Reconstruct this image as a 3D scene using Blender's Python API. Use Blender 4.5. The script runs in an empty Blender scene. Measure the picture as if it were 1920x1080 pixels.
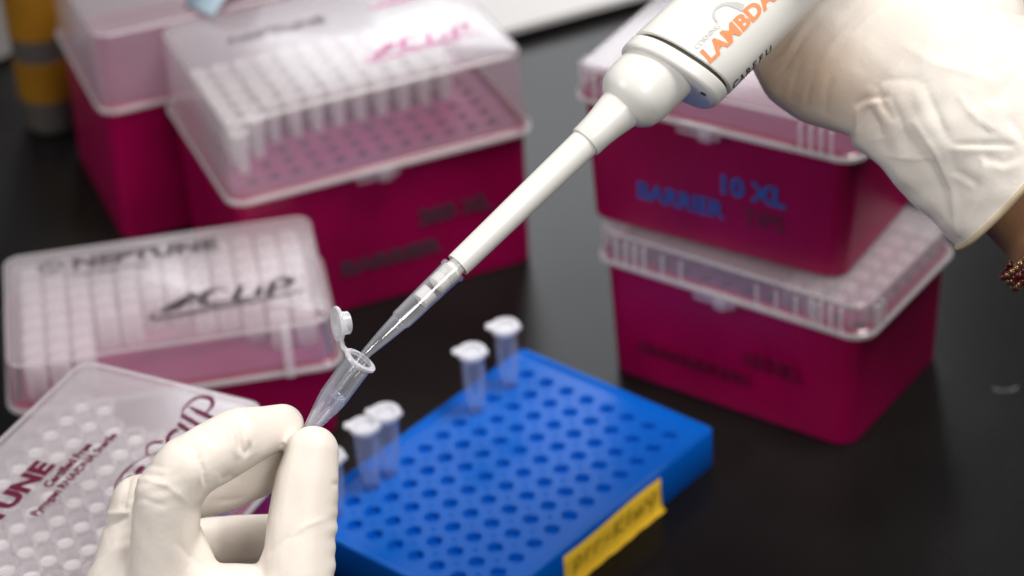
import bpy, bmesh, math, random
import numpy as np
from mathutils import Vector, Matrix
sin, cos, pi = math.sin, math.cos, math.pi
random.seed(7)
scn = bpy.context.scene
col = scn.collection
MM = 0.001                                   # everything below is written in millimetres

# ------------------------------------------------------------------ camera
CO = np.array([0.0, 0.0, 558.2])
CR = np.array([0.99765, -0.03701, -0.05765]); CU = np.array([0.06851, 0.53896, 0.83954]); CF = np.array([0.0, 0.84152, -0.54023])
FPX = 4793.7
cd = bpy.data.cameras.new('camera'); cam = bpy.data.objects.new('camera', cd); col.objects.link(cam)
m = Matrix.Identity(4)
for i in range(3):
    m[i][0], m[i][1], m[i][2], m[i][3] = CR[i], CU[i], -CF[i], CO[i]*MM
cam.matrix_world = m
cd.sensor_width = 36; cd.lens = FPX/1920*36
cd.clip_start = 0.05; cd.clip_end = 60
cd.dof.use_dof = True; cd.dof.focus_distance = 0.700; cd.dof.aperture_fstop = 10.5
scn.camera = cam
# ------------------------------------------------------------------ world
w = bpy.data.worlds.new('World'); scn.world = w; w.use_nodes = True
w.node_tree.nodes['Background'].inputs[0].default_value = (0.82, 0.86, 1.0, 1)
w.node_tree.nodes['Background'].inputs[1].default_value = 0.10
# ------------------------------------------------------------------ lamps
def area(name, loc, target, size, power, color):
    ld = bpy.data.lights.new(name, 'AREA'); ld.shape = 'RECTANGLE'; ld.size = size[0]*MM; ld.size_y = size[1]*MM
    ld.energy = power; ld.color = color
    o = bpy.data.objects.new(name, ld); col.objects.link(o)
    p = Vector(loc)*MM; o.location = p
    o.rotation_euler = (Vector(target)*MM-p).to_track_quat('-Z', 'Y').to_euler()
    return o
area('ceiling_light', (480, 700, 1300), (20, 720, 120), (400, 400), 15, (1.0, 0.965, 0.92))
area('back_sheen_panel', (40, 2300, 780), (0, 850, 60), (650, 620), 5.5, (0.95, 0.97, 1.0))  # added unseen panel behind the bench, gives lids and bench top their sheen
area('side_light', (-800, 350, 700), (-40, 720, 80), (350, 350), 4, (1.0, 0.97, 0.95))
area('front_light', (420, -350, 900), (20, 740, 60), (350, 350), 6.5, (1.0, 0.975, 0.95))
scn.view_settings.view_transform = 'Standard'; scn.view_settings.look = 'None'
scn.view_settings.exposure = 0.12; scn.view_settings.gamma = 1
scn.render.engine = 'CYCLES'
scn.cycles.max_bounces = 14; scn.cycles.transparent_max_bounces = 40

# ------------------------------------------------------------------ materials
def new_mat(name):
    mt = bpy.data.materials.new(name); mt.use_nodes = True; nt = mt.node_tree
    return mt, nt, nt.nodes['Principled BSDF']
def noise(nt, scale, detail=4, coord='Object', rough=0.55):
    tc = nt.nodes.new('ShaderNodeTexCoord'); n = nt.nodes.new('ShaderNodeTexNoise')
    n.inputs['Scale'].default_value = scale; n.inputs['Detail'].default_value = detail; n.inputs['Roughness'].default_value = rough
    nt.links.new(tc.outputs[coord], n.inputs['Vector']); return n
def ramp(nt, src, stops):
    r = nt.nodes.new('ShaderNodeValToRGB'); el = r.color_ramp.elements
    while len(el) < len(stops): el.new(0.5)
    for e, (p, c) in zip(el, stops): e.position = p; e.color = (*c, 1)
    nt.links.new(src, r.inputs[0]); return r
def bump(nt, src, strength, dist):
    b = nt.nodes.new('ShaderNodeBump'); b.inputs['Strength'].default_value = strength; b.inputs['Distance'].default_value = dist
    nt.links.new(src, b.inputs['Height']); return b
def solid(name, color, rough=0.4, var=0.08, scale=60, spec=0.5, sss=0.0, sss_col=None, bmp=0.0, bscale=900, trans=0.0, metallic=0.0, coat=0.0):
    mt, nt, p = new_mat(name)
    n = noise(nt, scale)
    c0 = tuple(c*(1-var) for c in color); c1 = tuple(min(1, c*(1+var)) for c in color)
    r = ramp(nt, n.outputs['Fac'], [(0.3, c0), (0.7, c1)])
    nt.links.new(r.outputs[0], p.inputs['Base Color'])
    rr = nt.nodes.new('ShaderNodeMapRange'); rr.inputs[3].default_value = rough*0.85; rr.inputs[4].default_value = min(1, rough*1.15)
    nt.links.new(n.outputs['Fac'], rr.inputs[0]); nt.links.new(rr.outputs[0], p.inputs['Roughness'])
    p.inputs['Specular IOR Level'].default_value = spec; p.inputs['Metallic'].default_value = metallic
    p.inputs['Coat Weight'].default_value = coat
    if sss:
        p.inputs['Subsurface Weight'].default_value = sss; p.inputs['Subsurface Radius'].default_value = sss_col or (1, .6, .4)
        p.inputs['Subsurface Scale'].default_value = 0.0025
    if trans: p.inputs['Transmission Weight'].default_value = trans
    if bmp:
        n2 = noise(nt, bscale, 3); b = bump(nt, n2.outputs['Fac'], bmp, 0.0006); nt.links.new(b.outputs[0], p.inputs['Normal'])
    return mt
def frosted(name, color, body, edge, rough=0.25, gloss=0.5, transl=0.5, tint=(1, 1, 1), noisy=0.0):
    """milky clear plastic: body = share that scatters seen face-on, edge = share at grazing angles"""
    mt, nt, p = new_mat(name); nt.nodes.remove(p)
    out = nt.nodes['Material Output']
    tr = nt.nodes.new('ShaderNodeBsdfTransparent'); tr.inputs[0].default_value = (*tint, 1)
    df = nt.nodes.new('ShaderNodeBsdfDiffuse'); df.inputs[0].default_value = (*color, 1)
    tl = nt.nodes.new('ShaderNodeBsdfTranslucent'); tl.inputs[0].default_value = (*color, 1)
    m1 = nt.nodes.new('ShaderNodeMixShader'); m1.inputs[0].default_value = transl
    nt.links.new(df.outputs[0], m1.inputs[1]); nt.links.new(tl.outputs[0], m1.inputs[2])
    lw = nt.nodes.new('ShaderNodeLayerWeight'); lw.inputs['Blend'].default_value = 0.35
    mr = nt.nodes.new('ShaderNodeMapRange'); mr.inputs[3].default_value = body; mr.inputs[4].default_value = edge
    nt.links.new(lw.outputs['Facing'], mr.inputs[0])
    fac = mr.outputs[0]
    if noisy:
        n = noise(nt, 45, 5); mm = nt.nodes.new('ShaderNodeMath'); mm.operation = 'MULTIPLY_ADD'
        mm.inputs[1].default_value = noisy; mm.inputs[2].default_value = -noisy/2; mm.use_clamp = False
        nt.links.new(n.outputs['Fac'], mm.inputs[0])
        ad = nt.nodes.new('ShaderNodeMath'); ad.operation = 'ADD'; ad.use_clamp = True
        nt.links.new(fac, ad.inputs[0]); nt.links.new(mm.outputs[0], ad.inputs[1]); fac = ad.outputs[0]
    m2 = nt.nodes.new('ShaderNodeMixShader'); nt.links.new(fac, m2.inputs[0])
    nt.links.new(tr.outputs[0], m2.inputs[1]); nt.links.new(m1.outputs[0], m2.inputs[2])
    gl = nt.nodes.new('ShaderNodeBsdfGlossy'); gl.inputs['Roughness'].default_value = rough; gl.inputs[0].default_value = (1, 1, 1, 1)
    fr = nt.nodes.new('ShaderNodeFresnel'); ge = nt.nodes.new('ShaderNodeNewGeometry'); io = nt.nodes.new('ShaderNodeMapRange')
    io.inputs[3].default_value = 1.45; io.inputs[4].default_value = 1/1.45     # same reflectance from both sides of the wall
    nt.links.new(ge.outputs['Backfacing'], io.inputs[0]); nt.links.new(io.outputs[0], fr.inputs[0])
    fm = nt.nodes.new('ShaderNodeMath'); fm.operation = 'MULTIPLY'; fm.inputs[1].default_value = gloss
    nt.links.new(fr.outputs[0], fm.inputs[0])
    m3 = nt.nodes.new('ShaderNodeMixShader'); nt.links.new(fm.outputs[0], m3.inputs[0])
    nt.links.new(m2.outputs[0], m3.inputs[1]); nt.links.new(gl.outputs[0], m3.inputs[2])
    nt.links.new(m3.outputs[0], out.inputs[0])
    return mt

M = {}
M['bench'] = solid('black_bench', (0.009, 0.0082, 0.008), 0.28, 0.25, 9, 0.17, bmp=0.08, bscale=1500)
nt_ = M['bench'].node_tree; p_ = nt_.nodes['Principled BSDF']; src_ = p_.inputs['Base Color'].links[0].from_socket
vo_ = nt_.nodes.new('ShaderNodeTexVoronoi'); vo_.inputs['Scale'].default_value = 210; tc_ = nt_.nodes.new('ShaderNodeTexCoord'); nt_.links.new(tc_.outputs['Object'], vo_.inputs['Vector'])
d_ = nt_.nodes.new('ShaderNodeMapRange'); d_.inputs[1].default_value = 0.10; d_.inputs[2].default_value = 0.03; nt_.links.new(vo_.outputs['Distance'], d_.inputs[0])
n_ = noise(nt_, 14, 6); g_ = nt_.nodes.new('ShaderNodeMapRange'); g_.inputs[1].default_value = .52; g_.inputs[2].default_value = .75; nt_.links.new(n_.outputs['Fac'], g_.inputs[0])
q_ = nt_.nodes.new('ShaderNodeMath'); q_.operation = 'MULTIPLY'; nt_.links.new(d_.outputs[0], q_.inputs[0]); nt_.links.new(g_.outputs[0], q_.inputs[1])
mx_ = nt_.nodes.new('ShaderNodeMix'); mx_.data_type = 'RGBA'; nt_.links.new(q_.outputs[0], mx_.inputs[0]); nt_.links.new(src_, mx_.inputs[6]); mx_.inputs[7].default_value = (.10, .095, .09, 1)
nt_.links.new(mx_.outputs[2], p_.inputs['Base Color'])
M['magenta'] = solid('magenta_plastic', (0.27, 0.0008, 0.056), 0.33, 0.15, 25, 0.28, sss=0.35, sss_col=(4, .1, 1.6), bmp=0.04, bscale=150)
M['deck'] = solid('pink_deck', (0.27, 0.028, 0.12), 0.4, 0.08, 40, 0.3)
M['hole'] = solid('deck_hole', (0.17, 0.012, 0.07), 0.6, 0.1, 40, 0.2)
M['lid'] = frosted('frosted_lid', (0.84, 0.78, 0.82), 0.115, 0.44, 0.22, 1.1, 0.35, noisy=0.06)
M['lid_edge'] = frosted('frosted_lid_edge', (0.9, 0.87, 0.88), 0.30, 0.55, 0.3, 0.8, 0.3)
M['tip'] = frosted('tip_plastic', (0.95, 0.92, 0.92), 0.72, 0.92, 0.22, 0.9, 0.2)
M['tippink'] = frosted('tip_soft', (0.94, 0.86, 0.89), 0.40, 0.75, 0.25, 0.7, 0.3)
M['tipclear'] = frosted('tip_clear', (0.92, 0.88, 0.91), 0.12, 0.42, 0.25, 0.6, 0.25)
M['tipw'] = solid('tip_white', (0.80, 0.78, 0.76), 0.4, 0.03, 60, 0.4, sss=0.2)
M['clear'] = frosted('clear_tube', (0.90, 0.92, 0.98), 0.05, 0.42, 0.05, 1.7, 0.12)
M['clearthin'] = frosted('thin_tube', (0.8, 0.83, 0.92), 0.02, 0.30, 0.06, 1.5, 0.12)
M['tubecap'] = frosted('tube_cap', (0.86, 0.86, 0.9), 0.42, 0.8, 0.2, 1.0, 0.15)
M['liquid'] = frosted('clear_liquid', (0.66, 0.72, 0.95), 0.08, 0.45, 0.03, 1.4, 0.15, tint=(0.90, 0.93, 1.0))
M['white'] = solid('white_plastic', (0.80, 0.785, 0.74), 0.33, 0.015, 30, 0.5, sss=0.15, sss_col=(1, .9, .8), bmp=0.02)
M['gap'] = solid('dark_gap', (0.05, 0.045, 0.03), 0.6)
M['under'] = solid('grey_underside', (0.38, 0.36, 0.35), 0.5, 0.03)
M['orange'] = solid('orange_print', (0.86, 0.30, 0.13), 0.7, 0.06, 300, 0.15)
M['gray'] = solid('gray_print', (0.55, 0.56, 0.53), 0.7, 0.06, 300, 0.15)
M['black'] = solid('black_print', (0.03, 0.03, 0.035), 0.7, 0.06, 300, 0.15)
M['maroon'] = solid('maroon_print', (0.10, 0.006, 0.03), 0.7, 0.06, 300, 0.15)
M['pinkprint'] = solid('pink_print', (0.62, 0.10, 0.33), 0.7, 0.06, 300, 0.15)
M['grayprint'] = solid('charcoal_print', (0.09, 0.075, 0.08), 0.7, 0.06, 300, 0.15)
M['blueprint'] = solid('blue_print', (0.02, 0.085, 0.36), 0.45, 0.15, 200)
M['dimprint'] = solid('dim_print', (0.075, 0.03, 0.05), 0.7, 0.06, 300, 0.15)
M['blue'] = solid('blue_rack', (0.0005, 0.105, 0.52), 0.24, 0.05, 30, 0.16)
M['bluehole'] = solid('blue_well', (0.0005, 0.085, 0.47), 0.45, 0.05, 30, 0.1)
M['yellow'] = solid('yellow_tape', (0.96, 0.60, 0.04), 0.6, 0.05, 120, 0.2, bmp=0.15, bscale=400)
M['pen'] = solid('pen_ink', (0.10, 0.07, 0.015), 0.6)
M['glove'] = solid('latex_glove', (0.80, 0.73, 0.655), 0.48, 0.03, 35, 0.35, sss=0.25, sss_col=(1, .7, .5), bmp=0.10, bscale=700)
nt_ = M['glove'].node_tree; b_ = nt_.nodes['Principled BSDF'].inputs['Normal'].links[0].from_node
n_ = noise(nt_, 130, 5); n_.inputs['Distortion'].default_value = 1.2; bb_ = nt_.nodes.new('ShaderNodeBump'); bb_.inputs['Strength'].default_value = .09; bb_.inputs['Distance'].default_value = .0016
nt_.links.new(n_.outputs['Fac'], bb_.inputs['Height']); nt_.links.new(bb_.outputs[0], b_.inputs['Normal'])
p_ = nt_.nodes['Principled BSDF']; src_ = p_.inputs['Base Color'].links[0].from_socket
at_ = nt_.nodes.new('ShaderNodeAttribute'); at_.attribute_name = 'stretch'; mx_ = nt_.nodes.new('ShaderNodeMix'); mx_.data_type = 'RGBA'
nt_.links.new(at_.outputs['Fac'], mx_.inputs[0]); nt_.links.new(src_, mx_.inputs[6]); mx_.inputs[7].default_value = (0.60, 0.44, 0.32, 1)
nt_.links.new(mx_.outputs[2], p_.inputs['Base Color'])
M['bead'] = solid('glove_bead', (0.62, 0.50, 0.33), 0.45, 0.06, 60, 0.4, sss=0.2)
M['skin'] = solid('brown_skin', (0.36, 0.19, 0.10), 0.5, 0.15, 50, 0.35, sss=0.15, sss_col=(1, .4, .2), bmp=0.3, bscale=600)
M['gold'] = solid('bronze_bead', (0.35, 0.20, 0.10), 0.25, 0.3, 300, 0.5, metallic=0.8)
M['redbead'] = solid('red_bead', (0.10, 0.005, 0.01), 0.15, 0.2, 300)
M['silver'] = solid('silver_bangle', (0.8, 0.78, 0.75), 0.25, 0.05, metallic=0.7)
M['paper'] = solid('white_board', (0.82, 0.81, 0.80), 0.6, 0.02)
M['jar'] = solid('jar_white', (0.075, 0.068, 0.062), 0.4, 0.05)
M['amber'] = solid('amber_label', (0.26, 0.115, 0.003), 0.5, 0.15, 40)
M['tub'] = solid('tub_white', (0.42, 0.40, 0.39), 0.5, 0.05)
M['cyan'] = solid('pale_blue_tape', (0.30, 0.40, 0.47), 0.5, 0.05)

# ------------------------------------------------------------------ helpers
def tag(o, label=None, cat=None, group=None, kind=None):
    if label: o['label'] = label
    if cat: o['category'] = cat
    if group: o['group'] = group
    if kind: o['kind'] = kind
    return o
def empty(name, loc=(0, 0, 0), rz=0.0, mat=None):
    o = bpy.data.objects.new(name, None); col.objects.link(o); o.empty_display_size = 0.01
    if mat is not None: o.matrix_world = mat
    else: o.location = Vector(loc)*MM; o.rotation_euler = (0, 0, rz)
    return o
class MB:
    def __init__(s): s.v = []; s.f = []; s.mi = []; s.cur = 0
    def add(s, vs, fs, mi=None):
        b = len(s.v); s.v += [tuple(map(float, p)) for p in vs]
        s.f += [tuple(b+i for i in f) for f in fs]; s.mi += [s.cur if mi is None else mi]*len(fs)
        return s
    def loft(s, rings, cap0=True, cap1=True, closed=True, mi=None):
        n = len(rings[0]); vs = [p for r in rings for p in r]; fs = []
        for k in range(len(rings)-1):
            for i in range(n if closed else n-1):
                j = (i+1) % n; fs.append((k*n+i, k*n+j, (k+1)*n+j, (k+1)*n+i))
        if cap0: fs.append(tuple(reversed(range(n))))
        if cap1: fs.append(tuple((len(rings)-1)*n+i for i in range(n)))
        return s.add(vs, fs, mi)
    def lathe(s, prof, n=32, c=(0, 0), cap0=False, cap1=False, mi=None):
        rings = [[(c[0]+r*cos(2*pi*i/n), c[1]+r*sin(2*pi*i/n), z) for i in range(n)] for r, z in prof]
        return s.loft(rings, cap0, cap1, mi=mi)
    def box(s, x0, x1, y0, y1, z0, z1, mi=None):
        return s.loft([[(x0, y0, z), (x1, y0, z), (x1, y1, z), (x0, y1, z)] for z in (z0, z1)], mi=mi)
    def build(s, name, mats, parent=None, smooth=True, angle=40):
        me = bpy.data.meshes.new(name)
        me.from_pydata([(x*MM, y*MM, z*MM) for x, y, z in s.v], [], s.f)
        if not isinstance(mats, (list, tuple)): mats = [mats]
        for q in mats: me.materials.append(q)
        me.polygons.foreach_set('material_index', s.mi)
        bm = bmesh.new(); bm.from_mesh(me); bmesh.ops.recalc_face_normals(bm, faces=bm.faces)
        if smooth:
            ca = math.radians(angle)
            for f in bm.faces: f.smooth = True
            for e in bm.edges:
                if len(e.link_faces) == 2 and e.calc_face_angle(0) > ca: e.smooth = False
        bm.to_mesh(me); bm.free()
        o = bpy.data.objects.new(name, me); col.objects.link(o)
        if parent: o.parent = parent
        return o
def rrect(w_, d_, r, z, cx=0, cy=0, n=6):
    pts = []
    for sx, sy, a0 in ((1, 1, 0), (-1, 1, pi/2), (-1, -1, pi), (1, -1, 3*pi/2)):
        for k in range(n+1):
            a = a0+k*pi/2/n
            pts.append((cx+sx*(w_/2-r)+r*cos(a), cy+sy*(d_/2-r)+r*sin(a), z))
    return pts
def hole_plate(mb, nx, ny, pitch, r, depth, z, mx, my, lip=0.0, mi_top=0, mi_hole=1, n=16, taper=0.85):
    """flat top with nx*ny round wells; the first well centre is at (0,0), columns to +x, rows to -y"""
    x0, x1 = -pitch/2, (nx-.5)*pitch; y1, y0 = pitch/2, -(ny-.5)*pitch
    # margins round the grid
    for a, b, c, d in ((x0-mx, x0, y0-my, y1+my), (x1, x1+mx, y0-my, y1+my), (x0, x1, y1, y1+my), (x0, x1, y0-my, y0)):
        if b-a > 1e-6 and d-c > 1e-6: mb.add([(a, c, z), (b, c, z), (b, d, z), (a, d, z)], [(0, 1, 2, 3)], mi_top)
    h = pitch/2
    for i in range(nx):
        for j in range(ny):
            cx, cy = i*pitch, -j*pitch; sq = []; ci = []
            for k in range(n):
                a = 2*pi*k/n+pi/4; c_, s_ = cos(a), sin(a); q = h/max(abs(c_), abs(s_))
                sq.append((cx+c_*q, cy+s_*q, z)); ci.append((c_, s_))
            rings = [sq]
            if lip: rings += [[(cx+c_*(r+.7), cy+s_*(r+.7), z) for c_, s_ in ci], [(cx+c_*(r+.35), cy+s_*(r+.35), z+lip) for c_, s_ in ci]]
            rings += [[(cx+c_*r, cy+s_*r, z) for c_, s_ in ci]]
            mb.loft(rings, False, False, mi=mi_top)
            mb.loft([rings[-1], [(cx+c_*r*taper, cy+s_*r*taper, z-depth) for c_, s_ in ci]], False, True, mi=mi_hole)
FONT = {}
def text_mesh(s, size, bold=0.0, shear=0.0, spacing=1.0, align='LEFT', ext=0.04):
    c = bpy.data.curves.new('t', 'FONT'); c.body = s; c.size = size; c.offset = bold; c.shear = shear; c.space_character = spacing
    c.align_x = align; c.resolution_u = 3; c.extrude = ext
    o = bpy.data.objects.new('t', c); col.objects.link(o)
    dg = bpy.context.evaluated_depsgraph_get(); dg.update()
    me = bpy.data.meshes.new_from_object(o.evaluated_get(dg))
    vs = [tuple(v.co) for v in me.vertices]; fs = [tuple(p.vertices) for p in me.polygons]
    bpy.data.objects.remove(o); bpy.data.curves.remove(c); bpy.data.meshes.remove(me)
    return vs, fs
def put_text(mb, s, size, fn, bold=0.0, shear=0.0, spacing=1.0, sx=1.0, mi=None, align='LEFT', ext=0.04):
    vs, fs = text_mesh(s, size, bold, shear, spacing, align, ext)
    mb.add([fn(x*sx, y, z) for x, y, z in vs], fs, mi)
def stroke(mb, pts, wid, fn, mi=None, taper=True):
    """flat brush stroke through 2D points, smoothed"""
    P = [Vector((*p[:2], 0)) for p in pts]; W = [p[2] if len(p) > 2 else wid for p in pts]
    out = []
    n = len(P)
    for k in range(n-1):
        p0, p1, p2, p3 = P[max(k-1, 0)], P[k], P[k+1], P[min(k+2, n-1)]
        for t in [i/8 for i in range(8)]+([1.0] if k == n-2 else []):
            q = 0.5*((2*p1)+(p2-p0)*t+(2*p0-5*p1+4*p2-p3)*t*t+(-p0+3*p1-3*p2+p3)*t**3)
            out.append((q, W[k]*(1-t)+W[k+1]*t))
    L, Rr = [], []
    for k, (q, w_) in enumerate(out):
        d = (out[min(k+1, len(out)-1)][0]-out[max(k-1, 0)][0]); d.normalize(); nn = Vector((-d.y, d.x, 0))*w_/2
        L.append(fn(q.x+nn.x, q.y+nn.y, 0.04)); Rr.append(fn(q.x-nn.x, q.y-nn.y, 0.04))
    N = len(L); mb.add(L+Rr, [(k, k+1, N+k+1, N+k) for k in range(N-1)], mi)
def W(px, py, depth):
    """point seen at pixel (px,py) of the 1920x1080 photograph, depth mm in front of the camera"""
    return CO+depth*((px-960)/FPX*CR-(py-540)/FPX*CU+CF)

# ------------------------------------------------------------------ setting
b = MB(); b.add([(-3000, -600, 0), (3000, -600, 0), (3000, 4000, 0), (-3000, 4000, 0)], [(0, 1, 2, 3)])
b.cur = 0
tag(b.build('tabletop', M['bench'], smooth=False), 'black laboratory bench top under everything', kind='structure')

# ------------------------------------------------------------------ tip boxes
def tip_body(root, w1, d1, w2, d2, h, z0=0, ribs=True):
    b = MB(); sec = []
    for z, t in ((0, 0), (0.8, 0.02), (3, 0.05), (h*.3, .3), (h*.65, .65), (h-4, .93)):
        e = -1.4 if z == 0 else 0
        sec.append(rrect(w1+(w2-w1-4)*t+e, d1+(d2-d1-4)*t+e, 7, z+z0))
    sec += [rrect(w2-4, d2-4, 7, h-4+z0), rrect(w2-2.4, d2-2.4, 7, h-3.6+z0), rrect(w2-2.4, d2-2.4, 7, h+z0), rrect(w2-5, d2-5, 6, h+z0+.6), rrect(w2-5, d2-5, 6, h-2+z0)]
    b.loft(sec, True, False)
    return b.build('body', M['magenta'], root)
def tip_deck(root, w2, d2, z, nx=12, ny=8, pitch=9.0, r=2.7):
    b = MB(); gw, gd = nx*pitch, ny*pitch
    hole_plate(b, nx, ny, pitch, r, 6, 0, (w2-7-gw)/2, (d2-7-gd)/2, n=12)
    o = b.build('deck', [M['deck'], M['hole']], root); o.location = (-(nx-1)/2*pitch*MM, (ny-1)/2*pitch*MM, z*MM)
    return o
def tip_lid(root, w2, d2, z, h, corner_ribs=False, latch=True, rtop=3.5, teeth=False, ridge=None, inset=2.5):
    t = 1.3; b = MB()
    W0, D0 = w2, d2
    outer = [rrect(W0, D0, 8, z-2), rrect(W0+.4, D0+.4, 8.2, z-1.2), rrect(W0, D0, 8, z)]
    outer += [rrect(W0-1.6, D0-1.6, 7.6, z+.5)]
    for k in range(1, 5):
        a = k/4; outer.append(rrect(W0-1.6-inset*a*.6, D0-1.6-inset*a*.6, 7.4, z+.5+(h-rtop-.5)*a))
    wt, dt = W0-1.6-inset*.6, D0-1.6-inset*.6
    for k in range(1, 5):
        a = k*pi/8; outer.append(rrect(wt-2*rtop*.6*(1-cos(a)), dt-2*rtop*.6*(1-cos(a)), 7.2-.5*k, z+h-rtop+rtop*sin(a)))
    inner = []
    for k in (4, 2):
        a = k*pi/8; inner.append(rrect(wt-2*t-2*rtop*.6*(1-cos(a)), dt-2*t-2*rtop*.6*(1-cos(a)), 6-.5*k, z+h-t-rtop+rtop*sin(a)))
    inner += [rrect(wt-2*t, dt-2*t, 6.2, z+h-rtop-t), rrect(W0-1.6-2*t, D0-1.6-2*t, 6.4, z+.5), rrect(W0-2*t, D0-2*t, 6.6, z-2)]
    b.loft(outer, False, True)
    b.loft(inner, True, False)
    b.loft([outer[0], inner[-1]], False, False)
    lid = b.build('lid', M['lid'], root, angle=50)
    # thicker rim band, corner ribs and catch read as their own piece
    e = MB()
    ring = [rrect(W0+1.6, D0+1.6, 8.6, z-2.4), rrect(W0+2.2, D0+2.2, 9, z-1.6), rrect(W0+1.6, D0+1.6, 8.6, z-.8), rrect(W0+.2, D0+.2, 8, z-.4), rrect(W0+.2, D0+.2, 8, z-2.4), rrect(W0+1.6, D0+1.6, 8.6, z-2.4)]
    e.loft(ring, False, False)
    if corner_ribs:
        for sx in (-1, 1):
            for q in (10, 14, 18, 22):
                x = sx*(W0/2-q); e.box(x-.45, x+.45, -D0/2-.35, -D0/2+1.2, z-2.2, z+h-rtop)
            for q in (9, 13):
                y = -D0/2+q; xx = sx*(W0/2); e.box(xx-1.2, xx+.9, y-.6, y+.6, z-2.2, z+h-rtop)
    if teeth:
        for k in range(9):
            x = -W0/2+30+k*8
            if abs(x+3) > 9: e.box(x-.4, x+.4, -D0/2-.1, -D0/2+.8, z-.5, z+h-rtop-1)
    tw, td_ = wt-2*rtop*.6*(1-cos(pi/4)), dt-2*rtop*.6*(1-cos(pi/4)); zz = z+h-rtop+rtop*sin(pi/4)
    e.loft([rrect(tw+.1, td_+.1, 6.4, zz-.75), rrect(tw+.45, td_+.45, 6.5, zz-.1), rrect(tw-.2, td_-.2, 6.2, zz+.6), rrect(tw-1.2, td_-1.2, 5.8, zz-.2), rrect(tw+.1, td_+.1, 6.4, zz-.75)], False, False)  # milkier bead along the top edge, stands in for the bright edge glint
    e.build('rim', M['lid_edge'], lid)
    if latch:
        c = MB()
        c.loft([rrect(17, 1.6, .7, z-4.6, -4, -D0/2-1.2, 3), rrect(18, 2.0, .8, z-2.6, -4, -D0/2-1.4, 3), rrect(15, 1.8, .8, z-.2, -4, -D0/2-1.0, 3)])
        c.loft([rrect(5, 1.4, .6, z-5.6, -1, -D0/2-2.2, 3), rrect(5, 1.4, .6, z-2.0, -1, -D0/2-2.4, 3)])
        c.build('catch', M['lid'], lid)
    if ridge is not None:
        c = MB(); x = ridge
        c.loft([rrect(3.4, 1.8, .8, z-2.4, x, -D0/2-.9, 3), rrect(3.2, 2.2, .8, z+h-rtop-1, x, -D0/2+.2, 3), rrect(2.4, 3, .8, z+h-1, x, -D0/2+2.4, 3)])
        c.build('ridge', M['lid_edge'], lid)
    return lid
# one pipette tip with its filter, copied over and over
def make_tip(rc, rt, h, ln, seg=16, mt='tip', closed=False):
    b = MB()
    if closed: b.lathe([(rt, -ln), (rc*.62, -3), (rc*.95, 0), (rc, 1), (rc, h-.8), (rc-.5, h-.2), (rc-1.4, h)], seg, cap1=True)
    else: b.lathe([(rt, -ln), (rc*.62, -3), (rc*.66, 0), (rc*.70, .5), (rc, h-1.2), (rc+.35, h-1), (rc+.35, h), (rc-.55, h), (rc-.7, h-1.5), (rc*.55, 0), (rt*.6, -ln)], seg)
    o = b.build('pipette_tip', M[mt], None)
    if closed: return o
    f = MB(); f.lathe([(rc*.66, h*.35), (rc-.9, h*.84)], seg, cap0=True, cap1=True); f.build('filter', M['tipw'], o)
    return o
TIPS = []
def place_tips(proto, root_m, cells, pitch, nx, ny, z, label, group, dz=0.0):
    first = True
    for i, j in cells:
        if first: o = proto; first = False
        else:
            o = proto.copy(); col.objects.link(o)
            for ch in proto.children:
                c = ch.copy(); col.objects.link(c); c.parent = o
        p = Vector(((i-(nx-1)/2)*pitch+random.uniform(-.15, .15), (j-(ny-1)/2)*pitch+random.uniform(-.15, .15), z+random.uniform(-dz, dz)))*MM
        o.matrix_world = root_m @ Matrix.Translation(p) @ Matrix.Rotation(random.uniform(-.02, .02), 4, 'X') @ Matrix.Rotation(random.uniform(-.02, .02), 4, 'Y')
        tag(o, label(i, j) if callable(label) else label, 'pipette tip', group); TIPS.append(o)
def top_fn(x0, y0, z, ang=0.0):
    c_, s_ = cos(ang), sin(ang)
    return lambda x, y, zz: (x0+c_*x-s_*y, y0+s_*x+c_*y, z+zz)
def front_fn(x0, z0, yf, slope=0.0):
    return lambda x, y, zz: (x0+x, yf-zz-slope*(y+z0), z0+y)
def mat_of(loc, rz): return Matrix.Translation(Vector(loc)*MM) @ Matrix.Rotation(rz, 4, 'Z')
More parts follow.
